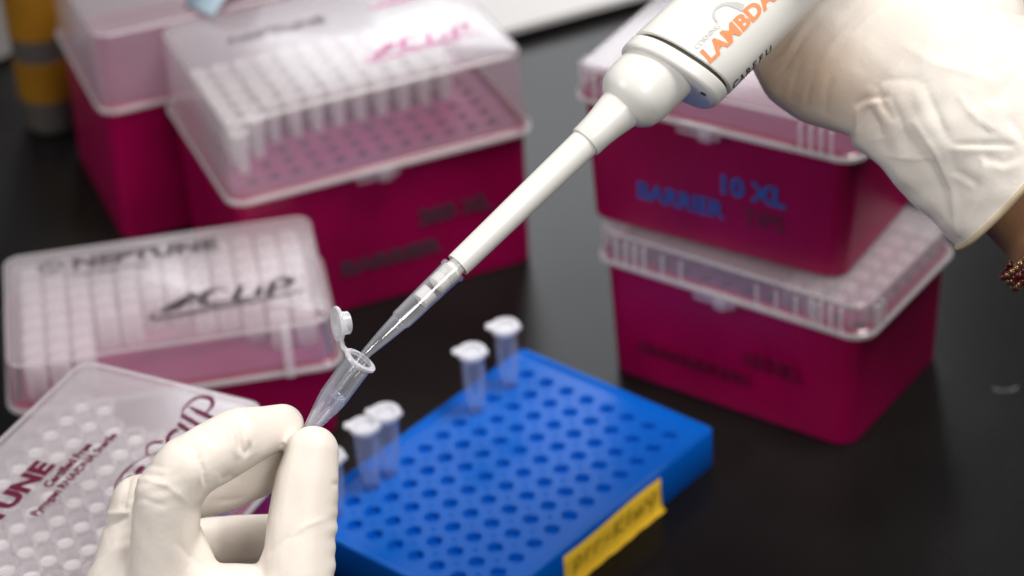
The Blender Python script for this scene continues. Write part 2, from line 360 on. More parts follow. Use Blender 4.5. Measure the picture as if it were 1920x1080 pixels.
def script_logo(mb, x, y, s, fn0, mi=None, w=1.0):
    """hand-lettered e C L I P with a long underline that loops round its start"""
    fn = lambda a, b_, c_: fn0(x+a*s, y+b_*s, c_)
    stroke(mb, [(0.2, .25, .5*w), (1.2, .75, 1.3*w), (2.3, 1.3, 1.7*w), (3.2, 2.2, 1.2*w), (3.8, 3.3, .3*w)], 1, fn, mi)
    stroke(mb, [(1.4, .9, .3*w), (3.0, 1.4, .5*w), (4.4, 2.2, .8*w), (4.6, 3.1, .9*w), (3.9, 3.5, .4*w)], 1, fn, mi)
    stroke(mb, [(8.9, 3.1, .3*w), (7.6, 3.9, .4*w), (6.2, 3.0, 1.2*w), (5.6, 1.5, 1.3*w), (6.4, .5, .8*w), (8.2, .45, .35*w), (9.6, 1.0, .2*w)], 1, fn, mi)
    stroke(mb, [(10.9, 3.9, .3*w), (10.3, 2.3, 1.0*w), (9.8, .6, .9*w), (11.2, .5, .4*w), (12.0, .9, .2*w)], 1, fn, mi)
    stroke(mb, [(13.2, 2.9, .4*w), (12.8, 1.7, .9*w), (12.5, .5, .7*w)], 1, fn, mi)
    stroke(mb, [(15.0, 3.6, .4*w), (14.5, 2.0, 1.1*w), (14.0, .2, .9*w)], 1, fn, mi)
    stroke(mb, [(14.6, 3.3, .3*w), (16.0, 4.0, .6*w), (17.1, 3.2, 1.0*w), (16.4, 2.1, .6*w), (15.0, 1.9, .3*w)], 1, fn, mi)
    stroke(mb, [(-.3, .6, .2*w), (-1.0, -.4, .45*w), (-.4, -1.1, .6*w), (4, -.9, .7*w), (9, -.5, .6*w), (14, -.3, .45*w), (18.5, .3, .25*w)], 1, fn, mi)

# --- lower box of the stack on the right
R2 = dict(w1=103, d1=72, w2=114.2, d2=72, h=50.9)
r2 = empty('tip_box', (98.6, 805.0, 0), -0.644)
tag(r2, 'magenta tip box on the bench, lower one of the right hand stack, dim print', 'tip box', 'magenta tip boxes')
tip_body(r2, R2['w1'], R2['d1'], R2['w2'], R2['d2'], R2['h'])
tip_deck(r2, R2['w2'], R2['d2'], 48.5, 12, 7)
tip_lid(r2, R2['w2'], R2['d2'], 50.9, 10.7, corner_ribs=True, teeth=True, rtop=2)
b = MB(); fn = front_fn(0, 0, -37.5, -0.05)
put_text(b, '10 XL', 9.5, front_fn(8, 24, -35.9-.6, .06), bold=.25, mi=0)
put_text(b, 'BARRIERTIPS', 7.6, front_fn(-37, 14, -36.1-.6, .06), bold=.12, sx=1.1, mi=1)
b.build('lettering', [M['maroon'], M['maroon']], r2.children[0], smooth=False)
# --- upper box
r1 = empty('tip_box', (93.7, 821.4, 61.8), -0.582)
tag(r1, 'magenta tip box with blue 10 XL print, upper one of the right hand stack', 'tip box', 'magenta tip boxes')
tip_body(r1, R2['w1'], R2['d1'], R2['w2'], R2['d2'], R2['h'])
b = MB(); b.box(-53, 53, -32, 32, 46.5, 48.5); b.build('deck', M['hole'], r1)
tip_lid(r1, R2['w2'], R2['d2'], 50.9, 10.7, corner_ribs=True, rtop=2)
b = MB()
sl = (R2['d2']-4-R2['d1'])/2/50
put_text(b, '10 XL', 10.5, front_fn(2, 24, -R2['d1']/2-.45, sl), bold=.42, mi=0, sx=1.05)
put_text(b, 'BARRIER', 9.6, front_fn(-31, 13.5, -R2['d1']/2-.45, sl), bold=.30, sx=.98, mi=1)
put_text(b, 'TIPS', 9.6, front_fn(12.5, 13.5, -R2['d1']/2-.45, sl), sx=.95, mi=2)
b.build('lettering', [M['blueprint'], M['blueprint'], M['dimprint']], r1.children[0], smooth=False)

# --- big box at the back with tall clear lid
L1 = dict(w1=121, d1=88, w2=126, d2=94, h=63.4)
l1 = empty('tip_box', (-62.0, 909.9, 0), 0.355)
tag(l1, 'large magenta tip box with pink script on its tall frosted lid, white tips inside', 'tip box', 'magenta tip boxes')
tip_body(l1, L1['w1'], L1['d1'], L1['w2'], L1['d2'], L1['h'])
tip_deck(l1, L1['w2'], L1['d2'], 62.0, 12, 8, 9.2, 2.5)
lid = tip_lid(l1, L1['w2'], L1['d2'], 63.4, 33.4, rtop=3)
b = MB(); zt = 63.4+33.4+.12
put_text(b, 'NEPTUNE', 7.5, top_fn(-40, 17, zt), bold=.12, sx=1.25, mi=1)
stroke(b, [(20, 19, 1.2), (30, 20, 2.2), (42, 20.5, 2.4)], 1, top_fn(0, 0, zt), 0)
script_logo(b, 6, -22, 2.55, top_fn(0, 0, zt), 0, .75)
b.build('lettering', [M['pinkprint'], M['grayprint']], lid, smooth=False)
b = MB(); sl = (L1['d2']-4-L1['d1'])/2/62
put_text(b, 'BARRIER', 8.5, front_fn(-22, 17, -L1['d1']/2-.5, sl), bold=.5, sx=1.3, mi=0)
put_text(b, '200 XL', 9.5, front_fn(12, 31, -L1['d1']/2-.5, sl), bold=.5, sx=1.1, mi=0)
b.build('lettering', [M['dimprint']], l1.children[0], smooth=False)

# --- box behind it, half hidden
l3 = empty('tip_box', (-119.5, 986.9, 0), 0.34)
tag(l3, 'unprinted magenta tip box half hidden behind the large one, beside the amber banded bottle', 'tip box', 'magenta tip boxes')
tip_body(l3, L1['w1'], L1['d1'], 122, 88, L1['h'])
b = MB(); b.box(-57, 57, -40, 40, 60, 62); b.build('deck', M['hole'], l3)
lid = tip_lid(l3, 122, 88, 63.4, 33.4, rtop=3)

# --- low box left of centre, stripes of tips under a low lid
l2 = empty('tip_box', (-129.0, 803.7, 0), 0.146)
tag(l2, 'low tip box at the left with black script print on its wide frosted lid', 'tip box', 'magenta tip boxes')
tip_body(l2, 112, 72, 121.3, 79.7, 35.3)
b = MB(); b.box(-56, 56, -36, 36, 32.5, 34.2); b.build('deck', M['deck'], l2)
lid = tip_lid(l2, 121.3, 79.7, 35.3, 18.05, rtop=3, ridge=41, latch=False)
b = MB(); zt = 35.3+18.05+.12
put_text(b, 'NEPTUNE', 10.5, top_fn(-33, 22, zt), bold=.45, sx=1.2, mi=0)
stroke(b, [(-41+4.2*cos(a*.5), 25.5+4.2*sin(a*.5)) for a in range(14)], .8, top_fn(0, 0, zt), 0)
stroke(b, [(-44, 25), (-41, 28), (-41, 23), (-38, 26)], .7, top_fn(0, 0, zt), 0)
put_text(b, 'Certified Free', 4.2, top_fn(-33, 16, zt), sx=1.2, mi=0)
script_logo(b, -3, -18, 2.9, top_fn(0, 0, zt), 0, 1.1)
b.build('lettering', [M['grayprint']], lid, smooth=False)

# --- near box at the lower left
L4 = dict(w1=116, d1=69, w2=122, d2=75, h=62.5)
l4 = empty('tip_box', (-139.8, 637.4, 0), 1.085)
tag(l4, 'nearest tip box at the lower left, clear lid with maroon print over round tip tops', 'tip box', 'magenta tip boxes')
tip_body(l4, L4['w1'], L4['d1'], L4['w2'], L4['d2'], L4['h'])
tip_deck(l4, L4['w2'], L4['d2'], 61.0, 12, 8, 9.0, 2.6)
lid = tip_lid(l4, L4['w2'], L4['d2'], 62.5, 25.9, rtop=2)
b = MB(); zt = 62.5+25.9+.12
put_text(b, 'NEPTUNE', 9.6, top_fn(-48, 10.5, zt), bold=.48, sx=1.28, mi=0)
put_text(b, 'Certified Free', 4.2, top_fn(-4.5, 5.2, zt), bold=.16, sx=1.0, mi=0)
put_text(b, 'Pyrogen RNA/DNA Sterile', 3.9, top_fn(-18, .8, zt), bold=.12, sx=1.05, mi=0)
b.build('lettering', [M['maroon']], lid, smooth=False)
g = MB()   # globe emblem and script, ends in a capital P
gf = top_fn(0, -3, zt)
E0 = (11.5, -16.2)
def ell(a0, a1, ax, ay, rot, n=20): return [(E0[0]+ax*cos(a)*cos(rot)-ay*sin(a)*sin(rot), E0[1]+ax*cos(a)*sin(rot)+ay*sin(a)*cos(rot)) for a in [a0+(a1-a0)*k/n for k in range(n+1)]]
stroke(g, ell(0, 2*pi, 12.5, 7.2, .0), .55, gf)
stroke(g, ell(1.2, 5.0, 8, 6.8, .0), .35, gf)
for q in ((3, -16, 3.2, 2.0), (8, -12.5, 2.4, 1.5), (6, -20, 2.8, 1.4), (14, -13, 3.0, 1.2), (0.9, -14, 1.6, 2.2), (18, -17.5, 2.2, 1.8), (11, -17.5, 2.6, 1.5), (13.5, -20.5, 2.5, 1.2)):
    pts = [(q[0]+q[2]*cos(2*pi*k/9)*random.uniform(.6, 1.25), q[1]+q[3]*sin(2*pi*k/9)*random.uniform(.6, 1.25)) for k in range(9)]
    g.add([gf(x, y, .05) for x, y in pts], [tuple(range(9))])
stroke(g, [(21, -11, .5), (25, -8.5, .6), (27.5, -9.3, 1.4), (29, -12, 1.8)], 1, gf)
put_text(g, 'CL', 12, top_fn(25, -22.5, zt), bold=.2, shear=.35, sx=1.1)
put_text(g, 'I', 12, top_fn(39.3, -21, zt), bold=.25, shear=.35)
stroke(g, [(48.5, -9.6, .4), (47.2, -14, 1.9), (46.0, -19, 1.7), (45.2, -22, .5)], 1, gf)
stroke(g, [(44.5, -9.2, .3), (48, -8.2, .7), (53.5, -9.0, 1.2), (55.2, -12.5, 1.9), (52.5, -16, 1.2), (47.5, -16.3, .4)], 1, gf)
g.build('emblem', [M['maroon']], lid, smooth=False)

# tips inside the boxes
tl1 = make_tip(3.5, .6, 17, 12)
S1 = [1, 2, 3, 3, 3, 3, 3, 3, 3, 3, 3, 8]
cells = [(i, j) for i in range(12) for j in range(S1[i], 8)]
place_tips(tl1, mat_of((-62.0, 909.9, 0), .355), cells, 9.2, 12, 8, 62.4, lambda i, j: 'nearest white pipette tip at the left end inside the large tall-lidded box' if (i, j) == (0, 1) else 'white pipette tip in the front edge of the filled rows in the tall-lidded box' if j == S1[i] else 'white pipette tip behind the front ones inside the large tall-lidded box', 'tips in the large back box')
tl2 = make_tip(3.9, .6, 14, 10, mt='tippink', closed=True)
st = [0, 0, 0, 3, 3, 4, 4, 3, 3, 2, 1, 1]
place_tips(tl2, mat_of((-129.0, 803.7, 0), .146), [(i, j) for i in range(12) for j in range(st[i], 8)], 9.0, 12, 8, 35.0, lambda i, j: 'pale pipette tip in the leftmost column under the lid with black script print' if i == 0 else 'pale pipette tip in the rightmost column under the lid with black script print' if i == 11 else 'pale pipette tip in a middle column under the lid with black script print', 'tips in the low left box', .2)
tl4 = make_tip(3.6, .6, 18, 12, 20, 'tipclear')
cells = [(i, j) for i in range(12) for j in range(8) if not (i >= 9 and j <= 2) and not (4 <= i <= 6 and j <= 1) and not (i == 11 and j < 6) and not (i < 1 and j < 1)]
place_tips(tl4, mat_of((-139.8, 637.4, 0), 1.085), cells, 9.0, 12, 8, 61.5, 'round topped pipette tip under the clear lid of the nearest tip box', 'tips in the nearest box', .6)
tl5 = make_tip(3.6, .6, 8, 8, mt='tipclear', closed=True)
place_tips(tl5, mat_of((98.6, 805.0, 0), -.644), [(i, j) for i in range(8, 12) for j in range(7)], 9.0, 12, 7, 49.5, 'pipette tip showing through the lid of the lower box in the right stack', 'tips in the lower right box', .2)

# ------------------------------------------------------------------ blue rack
RB = (3.24, 786.5, 0); RY = -0.7347; P = 9.52
rk = empty('tube_rack', RB, RY)
tag(rk, 'blue ninety-six well plastic tube rack lying on the bench, mostly empty wells', 'tube rack')
b = MB(); mx = 11.7; cx, cy = 3.5*P, -5.5*P; w_, d_ = 7*P+2*mx, 11*P+2*mx; H = 15.9
b.loft([rrect(w_-.6, d_-.6, 2.5, 0, cx, cy), rrect(w_, d_, 2.6, .5, cx, cy), rrect(w_, d_, 2.6, H-.6, cx, cy), rrect(w_-.5, d_-.5, 2.5, H-.15, cx, cy), rrect(w_-1.2, d_-1.2, 2.3, H, cx, cy),
        rrect(w_-3, d_-3, 2, H, cx, cy), rrect(w_-6, d_-6, 1.5, H-1.3, cx, cy)], True, False)
b.build('frame', M['blue'], rk)
b = MB(); hole_plate(b, 8, 12, P, 2.4, 2.0, H-1.3, mx-P/2-3, mx-P/2-3, lip=.35, n=20, taper=.8)
for i in range(-1, 8):
    for j in range(-1, 12):   # small moulded studs between the wells
        if 0 <= i < 7 and 0 <= j < 11: b.lathe([(.75, H-1.3), (.65, H-.9), (.35, H-.7), (.02, H-.65)], 10, c=((i+.5)*P, -(j+.5)*P), mi=0)
b.build('well_plate', [M['blue'], M['bluehole']], rk)
# yellow tape on the long side, curling out at its foot
b = MB(); xs = w_/2+cx; rings = []
NV = 30
for k in range(NV+1):
    v = -20.8-54.2*k/NV; wob = .35*sin(k*1.3)+.25*sin(k*.55)
    top = 13.6+.5*sin(k*.2)-0.0*k
    rings.append([(xs+.15, v, top), (xs+.22+.08*sin(k), v, top*.66), (xs+.25, v, top*.33), (xs+.5+.1*wob, v, 1.6), (xs+1.3+.4*wob, v, .5), (xs+2.2+.5*wob, v, .4)])
vs = [p for r in rings for p in r]; n = 6
b.add(vs, [(k*n+i, k*n+i+1, (k+1)*n+i+1, (k+1)*n+i) for k in range(NV) for i in range(n-1)])
tp = b.build('label', M['yellow'], rk)
tp.modifiers.new('thickness', 'SOLIDIFY').thickness = 0.00012
b = MB(); sf = lambda x, y, z: (xs+.42+z, -70.5+x, 4.2+y)
hand = [[(0, -2.6), (.6, 1), (1, 4)], [(.6, 3), (2.4, 4.4), (3.6, 3), (2.4, 1.2), (.8, 1.2)], [(5.4, .8), (6, 3.6)], [(5.8, 2.6), (7, 4), (8.4, 3.9)], [(10, .9), (10.5, 3.7)], [(10.2, 2.8), (11.6, 4.1), (12.9, 4)],
        [(14.6, 2.5), (17.6, 2.7)], [(19.6, .4), (20.6, 5.8)], [(24, 5.8), (20.2, 3), (23.8, .8)], [(26, .9), (27.2, 6.2)], [(29, 1), (30, 3.6), (31.2, 1.2), (32.4, 3.7), (33.6, 1.2)], [(35.6, 5), (36.2, 2.6), (38, 2.4)], [(39.4, 5.4), (38.4, 1.6), (36.8, -1.8)]]
for h_ in hand: stroke(b, [(x*1.16, y*1.25-.6) for x, y in h_], .62, sf)
b.build('handwriting', M['pen'], tp, smooth=False)

# ------------------------------------------------------------------ microtubes
def tube_parts(root, cap_open, liquid=None, s=1.0, tab=True, mt='clear'):
    """0.6 ml tube; rim at z=0, pointing down to z=-29"""
    R = [(4.65, 0), (4.7, -.35), (4.5, -.9), (3.95, -1.3), (3.9, -8), (3.85, -13.5), (3.5, -16), (2.9, -19.5), (2.1, -24), (1.5, -27), (1.15, -28.5), (.6, -29.2), (.05, -29.4)]
    I = [(4.3, .12), (3.5, 0), (3.3, -.6), (3.2, -8), (3.15, -13.5), (2.85, -16), (2.3, -19.5), (1.5, -24), (.95, -27), (.5, -28), (.05, -28.2)]
    b = MB(); b.lathe([(r*s, z*s) for r, z in I[::-1]]+[(r*s, z*s) for r, z in R], 36)
    b.build('tube_body', M[mt], root)
    b = MB()
    b.lathe([(r*s, z*s) for r, z in [(3.35, .25), (4.2, .35), (4.8, .1), (4.85, -.5), (4.4, -.9), (4.0, -1.0)]], 36)
    b.build('rim', M['tubecap'], root)
    if liquid:
        b = MB(); Lq = [(3.05, -12.2), (2.98, -13.5), (2.7, -16), (2.15, -19.5), (1.38, -24), (.85, -27), (.4, -27.8), (.03, -28)]
        b.lathe([(.02, -12.9), (2.0, -12.85), (2.75, -12.6)]+Lq, 30); b.build('liquid', M['liquid'], root)
    # cap in its own frame: disc at origin, plug to -z, tab to -x; hinge at +x
    cp = MB()
    cp.lathe([(r*s, z*s) for r, z in [(.05, .1), (2.6, .1), (2.9, .45), (3.3, 1.15), (4.75, 1.15), (4.95, .8), (4.95, .3), (4.7, 0), (3.25, -.1), (3.15, -2.4), (2.85, -2.7), (2.6, -2.4), (2.6, -.8), (.05, -.75)]], 36)
    if tab: cp.loft([[(x*s, y*s, z*s) for x, y in ((-4.2, -2.1), (-4.2, 2.1), (-6.1, 1.5), (-6.6, .6), (-6.6, -.6), (-6.1, -1.5))] for z in (.15, .95)])
    cap = cp.build('cap', M['tubecap'], root)
    return cap
def axis_matrix(origin, zdir, xhint):
    z = Vector(zdir).normalized(); x = Vector(xhint); x = (x-z*x.dot(z)).normalized(); y = z.cross(x)
    mm = Matrix.Identity(4)
    for i in range(3): mm[i][0], mm[i][1], mm[i][2], mm[i][3] = x[i], y[i], z[i], origin[i]*MM
    return mm
def camdir(dx, dy, dz):
    """direction from picture-plane components (right, down) and away-from-camera component"""
    v = dx*CR-dy*CU+dz*CF; return v/np.linalg.norm(v)
rack_m = mat_of(RB, RY)
for (i, j, px, py, lab, tilt) in [(0, 3, 885, 662, 'closed clear microtube in the blue rack, in front of the farthest tube', .02), (0, 1, 947, 615, 'closed clear microtube at the far corner of the blue rack, the farthest one', .0),
                            (0, 9, 683, 801, 'closed clear microtube at the rack edge, its cap overlapping the tube just behind', .0), (0, 8, 723, 776, 'closed clear microtube in the rack, behind and touching the one at the left edge', .0),
                            (0, 11, 618, 858, 'closed clear microtube almost hidden behind the gloved thumb, only a sliver of cap showing', .0)]:
    foot = np.array(rack_m @ Vector((i*P*MM, -j*P*MM, (H-6)*MM)))*1000
    # cap centre on the pixel ray, about 25 mm above the plate
    dd = (px-960)/FPX*CR-(py-540)/FPX*CU+CF; zc = H+24.5+(1.2 if j == 8 else 0)
    capc = CO+dd*((zc-CO[2])/dd[2])
    ax = capc-foot
    # the tube leans as little as its hole allows
    ax = np.array([ax[0]*.75, ax[1]*.3, ax[2]])
    t = empty('microtube', mat=axis_matrix(capc, ax, camdir(1, .12, 0)))
    tag(t, lab, 'microtube', 'microtubes standing in the blue rack')
    c = tube_parts(t, False, s=1.08, mt='clearthin'); c.location = (0, 0, .2*MM)
    h_ = MB(); h_.box(4.3, 5.9, -.9, .9, -.4, .8); h_.build('hinge', M['tubecap'], t)

# tube held between finger and thumb
DT = 695
O = W(676, 675, DT)
td = camdir(.60, -.80, -.31)
tube = empty('microtube', mat=axis_matrix(O, td, camdir(-.81, -.59, 0)))
tag(tube, 'open clear microtube with a little liquid, pinched between gloved thumb and finger', 'microtube')
cap = tube_parts(tube, True, liquid=True, tab=False); cap.parent = None
# open cap stands up beside the rim, hinge strap between them
tm = tube.matrix_world
CC = W(637, 607, DT-2)
capm = axis_matrix(CC, camdir(-.90, .12, -.34), camdir(.25, 1, .1))
cap.matrix_world = capm
cap.parent = tube; cap.matrix_parent_inverse = tm.inverted()
inv = tm.inverted()
b = MB(); pth = [W(640, 637, DT-2), W(643, 650, DT-2), W(650, 658, DT-1.5), W(659, 657, DT-1)]
pl = [np.array(inv @ Vector(tuple(p*MM)))*1000 for p in pth]
rings = []
for k, p in enumerate(pl):
    d = pl[min(k+1, 3)]-pl[max(k-1, 0)]; d /= np.linalg.norm(d); s_ = np.array([0, 1., 0]); n_ = np.cross(d, s_); n_ /= np.linalg.norm(n_)
    rings.append([p+s_*1.1*a+n_*.3*c_ for a, c_ in ((-1, -1), (1, -1), (1, 1), (-1, 1))])
b.loft(rings); b.build('hinge', M['tubecap'], tube)

# ------------------------------------------------------------------ pipette and its tip
PO = W(690, 659, 697)              # where the tip crosses the rim
pz = camdir(.717, -.697, .24)      # along the pipette, towards its handle, top leaning away
pm = axis_matrix(PO, pz, camdir(.697, .717, 0))
# local x = across (picture lower right), y = z cross x, z = along
ySign = 1 if (pm.to_3x3() @ Vector((0, 1, 0))).dot(Vector(tuple(-CF))) > 0 else -1
def plen(px, py):                  # length along the axis whose projection lands nearest the pixel
    best = None
    for k in range(-400, 2400):
        q = PO+pz*(k*.1); d = q-CO; zz = d@CF; x = 960+FPX*(d@CR)/zz; y = 540-FPX*(d@CU)/zz
        e = (x-px)**2+(y-py)**2
        if best is None or e < best[0]: best = (e, k*.1, zz)
    return best[1], best[2]
zs = {k: plen(*p)[0] for k, p in dict(step=(630, 720), t1=(722, 628), t2=(751, 600), collar=(851, 505), shaft=(859, 498), sleeve=(1096, 266), bulb=(1165, 198), top=(1232, 133), gap=(1264, 118)).items()}
tip = empty('pipette_tip', mat=pm)
tag(tip, 'clear filter tip fitted on the pipette and reaching into the open microtube', 'pipette tip')
b = MB()
e0 = -14
pr = [(.4, -21), (.62, -16), (.85, -10), (1.15, -5), (1.45, 0), (2.15, zs['t1']), (2.6, zs['t2']-.3), (3.0, zs['t2']), (3.35, zs['collar']-4), (3.45, zs['collar']-1.2), (3.85, zs['collar']-1), (3.9, zs['collar'])]
inn = [(r-.38, z) for r, z in pr]; inn[0] = (.15, -21); inn[1] = (.35, -16)
ptm = pm.to_3x3().inverted(); bendv = np.array(ptm @ Vector(tuple(-td+pz)))
def tipc(z):
    d = max(0., -z); return bendv*(d*d/(d+4.0))
b.loft([[np.array([r*cos(2*pi*i/32), r*sin(2*pi*i/32), z])+tipc(z) for i in range(32)] for r, z in inn[::-1]+pr], False, False); b.build('tip_body', M['clear'], tip)
zf = plen(797, 555)[0]
b = MB(); b.lathe([(2.55, zf-1.9), (2.62, zf+1.9)], 28, cap0=True, cap1=True); b.build('filter', M['tipw'], tip)

pip = empty('pipette', mat=pm)
tag(pip, 'white single channel pipette with orange LAMBDA print held in the right glove', 'pipette')
b = MB(); zc = zs['collar']
b.lathe([(1.6, zc-7.2), (2.3, zc-7.0), (2.85, zc-6.4), (2.9, zc-4), (2.55, zc-3.6), (2.9, zc-3.2), (2.95, zc-.6), (2.5, zc-.2), (2.5, zc+3)], 32, cap0=True, cap1=True)
b.build('nose_cone', M['white'], pip)
b = MB(); a, c_ = zs['shaft'], zs['sleeve']
b.lathe([(2.55, a+5), (3.0, a+.6), (3.35, a+.05), (3.6, a+.1), (3.65, a+.6), (4.35, c_+1), (4.3, c_+3)], 40, cap0=True, cap1=True)
b.build('ejector_shaft', M['white'], pip)
b = MB(); s1, s2, s3 = zs['sleeve'], zs['bulb'], zs['top']
b.lathe([(4.2, s1+.1), (4.75, s1), (4.95, s1+.4), (5.1, s1+5), (5.5, s1+8.5), (6.4, s2-1), (8.3, s2+.6), (9.7, s2+2.4), (10.4, s2+5), (10.55, s2+8), (10.5, s3+4), (10.2, s3+9)], 48, cap0=True, cap1=True)
b.build('collar', M['white'], pip)
# handle: rounded slab section, end plane slanted
HX = 3.1; SK = .25
def hsec(hw, hd, z, skew=SK, n=64, e=2.5, hx=HX):
    out = []
    for k in range(n):
        t = 2*pi*k/n; c_, s_ = cos(t), sin(t)
        x = hw*math.copysign(abs(c_)**(2/e), c_); y = hd*math.copysign(abs(s_)**(2/e), s_)
        out.append((hx+x, y, z+skew*x))
    return out
zg = zs['gap']
def hdim(z):
    t = max(0, z-zg); return 15.3-0.016*t*1.0, 12.5+0.02*t
b = MB(); secs = []
for z, f_ in ((zg+1.3, .955), (zg+1.5, .99), (zg+2.1, 1.0)): secs.append(hsec(hdim(zg)[0]*f_, hdim(zg)[1]*f_, z))
for z in (10, 25, 45, 70, 95, 118, 126): a_, c_ = hdim(zg+z); secs.append(hsec(a_, c_, zg+z, SK*max(0, 1-z/60)))
secs.append(hsec(12, 11, zg+129, 0)); secs.append(hsec(8, 8, zg+130, 0))
b.loft(secs); b.build('handle', M['white'], pip)
b = MB(); secs = [hsec(15.0*.93, 12.5*.93, zg-1.2), hsec(15.0*.93, 12.5*.93, zg+1.6)]; b.loft(secs); b.build('seal', M['gap'], pip)
b = MB(); secs = [hsec(13.9, 11.3, zg-4.6, SK), hsec(14.6, 11.9, zg-4.4, SK), hsec(15.0, 12.25, zg-3.9, SK), hsec(15.2, 12.4, zg-3.2, SK), hsec(15.3, 12.5, zg-.25, SK), hsec(15.0, 12.2, zg, SK)]
b.loft(secs); b.build('end_cap', M['white'], pip)
b = MB(); b.lathe([(3.6, 0), (3.8, .4), (3.8, 24), (3.0, 25)], 24, cap0=True, cap1=True)
o = b.build('plunger', M['white'], pip); o.location = (HX*MM, 0, (zg+129)*MM)
def hsurf(x, z):
    a_, d_2 = hdim(z); q = min(.999, abs(x/a_)); return d_2*(1-q**2.5)**(1/2.5)
def hfn(x0, z0, off=.12):
    """text laid on the near side of the handle; reading direction along +z, letter tops towards -x"""
    def fn(x, y, zz):
        xx = x0-y; z = z0+x
        return (HX+xx, ySign*(hsurf(xx, z)+off+zz), z)
    return fn
zl = plen(1318, 118)[0]
b = MB()
put_text(b, 'LAMBDA', 6.0, hfn(5.4, zl-3.3), bold=.22, sx=1.16, mi=0)
put_text(b, 'CORNING', 2.1, hfn(.1, zl-3.2), sx=1.0, mi=2)
stroke(b, [(10, 6.4, .5), (10.5, 8.3, .7), (12.5, 9.4, .7), (15.5, 8.6, 1.0), (17.6, 6.0, 1.9), (18.4, 4.2, 2.3)], .8, hfn(5.0, zl-3.3), 1)
M['pale'] = solid('pale_print', (0.68, 0.68, 0.64), 0.6)
b.build('lettering', [M['orange'], M['gray'], M['pale']], pip, smooth=False)
b = MB()
for k, chh in enumerate('CAREFU'):
    z0 = plen(1343, 150)[0]+k*2.8
    vs, fs = text_mesh(chh, 3.7, .05)
    def arc(x, y, zz, z0=z0):
        th = .62-(y/4.2)*.50            # angle from the +x edge towards the camera side
        a_, d_2 = hdim(z0); e = 2.5
        X = a_*abs(cos(th))**(2/e); Y = d_2*abs(sin(th))**(2/e)
        return (HX+X+.14, ySign*(Y+.12), z0+x)
    def arc2(x, y, zz, z0=z0):
        th = .18+(y/3.0)*.36
        a_, d_2 = hdim(z0); e = 2.5
        X = a_*abs(cos(th))**(2/e); Y = d_2*abs(sin(max(th, .01)))**(2/e)
        return (HX+X+.14, ySign*(Y+.12), z0+x)
    b.add([arc2(*v) for v in vs], fs)
b.build('lettering', [M['black']], pip, smooth=False)
# screw hole in the end cap's underside
b = MB(); b.lathe([(.9, -.2), (.9, .2)], 16, cap0=True, cap1=True)
o = b.build('screw', M['gap'], pip); o.location = ((HX+10.2)*MM, ySign*5.5*MM, (zg-4.6+SK*10.2)*MM); o.rotation_euler = (0, -.3, 0)
# hook of the finger rest along the upper left edge
b = MB(); pts = []
for k in range(16):
    t = k/15; x = -13.2+4.5*t; z = zg+15+17*t**.7
    pts.append((HX+x, ySign*(hsurf(x, z)-.12), z))
rings = [[(p[0]+.4*cos(a), p[1]+.35*sin(a), p[2]) for a in [2*pi*i/8 for i in range(8)]] for p in pts]
b.loft(rings); b.build('seam', M['gray'], pip)

# ------------------------------------------------------------------ gloved hands
def capsule(mb, p0, r0, p1, r1, n=20, m_=6):
    p0, p1 = np.array(p0, float), np.array(p1, float); d = p1-p0; L = np.linalg.norm(d); d /= L
    u = np.cross(d, [0, 0, 1.]) if abs(d[2]) < .9 else np.cross(d, [1., 0, 0]); u /= np.linalg.norm(u); v = np.cross(d, u)
    rings = []
    for k in range(1, m_+1):
        a = -pi/2+k*pi/2/m_; rings.append((p0+d*r0*sin(a), r0*cos(a)))
    for k in range(0, m_):
        a = k*pi/2/m_; rings.append((p1+d*r1*sin(a), r1*cos(a)))
    mb.loft([[c+r*(cos(2*pi*i/n)*u+sin(2*pi*i/n)*v) for i in range(n)] for c, r in rings])
def remesh_get(mb, voxel, smooth_it):
    o = mb.build('tmp', M['glove'], None, smooth=False)
    r = o.modifiers.new('r', 'REMESH'); r.mode = 'VOXEL'; r.voxel_size = voxel*MM
    s = o.modifiers.new('s', 'SMOOTH'); s.factor = .5; s.iterations = smooth_it
    dg = bpy.context.evaluated_depsgraph_get(); dg.update()
    me = bpy.data.meshes.new_from_object(o.evaluated_get(dg)); bpy.data.objects.remove(o)
    return me
def project(V):
    D = V-CO; z = D@CF
    return 960+FPX*(D@CR)/z, 540-FPX*(D@CU)/z
def seg_dist(px, py, pts):
    best = np.full(px.shape, 1e9); par = np.zeros(px.shape); side = np.zeros(px.shape); n = len(pts)-1
    for k in range(n):
        ax, ay = pts[k]; bx, by = pts[k+1]; dx, dy = bx-ax, by-ay; L2 = dx*dx+dy*dy
        t = np.clip(((px-ax)*dx+(py-ay)*dy)/L2, 0, 1); ex, ey = px-ax-t*dx, py-ay-t*dy; d = np.hypot(ex, ey)
        m_ = d < best; best[m_] = d[m_]; par[m_] = ((k+t)/n)[m_]; side[m_] = np.sign(dx*ey-dy*ex)[m_]
    return best, par, side
def fold(V, N, creases):
    """press folds into the surface: (points, width px, depth mm, lip mm)"""
    front = np.clip(-(N@CF)*2.5+.3, 0, 1)
    px, py = project(V); disp = np.zeros(len(V))
    for pts, wd, dep, lip in creases:
        d, t, s = seg_dist(px, py, pts); env = np.sin(np.clip(t*pi, .0, pi))**.5
        disp += env*front*(-dep*np.exp(-(np.sqrt(d*d+1.2)-1.1)/(wd*.85))+lip*np.exp(-((d-wd*2.0)/(wd*1.1))**2)*(s > 0))
    return disp
def vnoise(V, f, seed=0):
    r = np.random.RandomState(seed); out = np.zeros(len(V))
    for k in range(10):
        k_ = r.normal(size=3)*f; out += np.sin(V@k_+r.uniform(0, 6.28))
    return out/10**.5
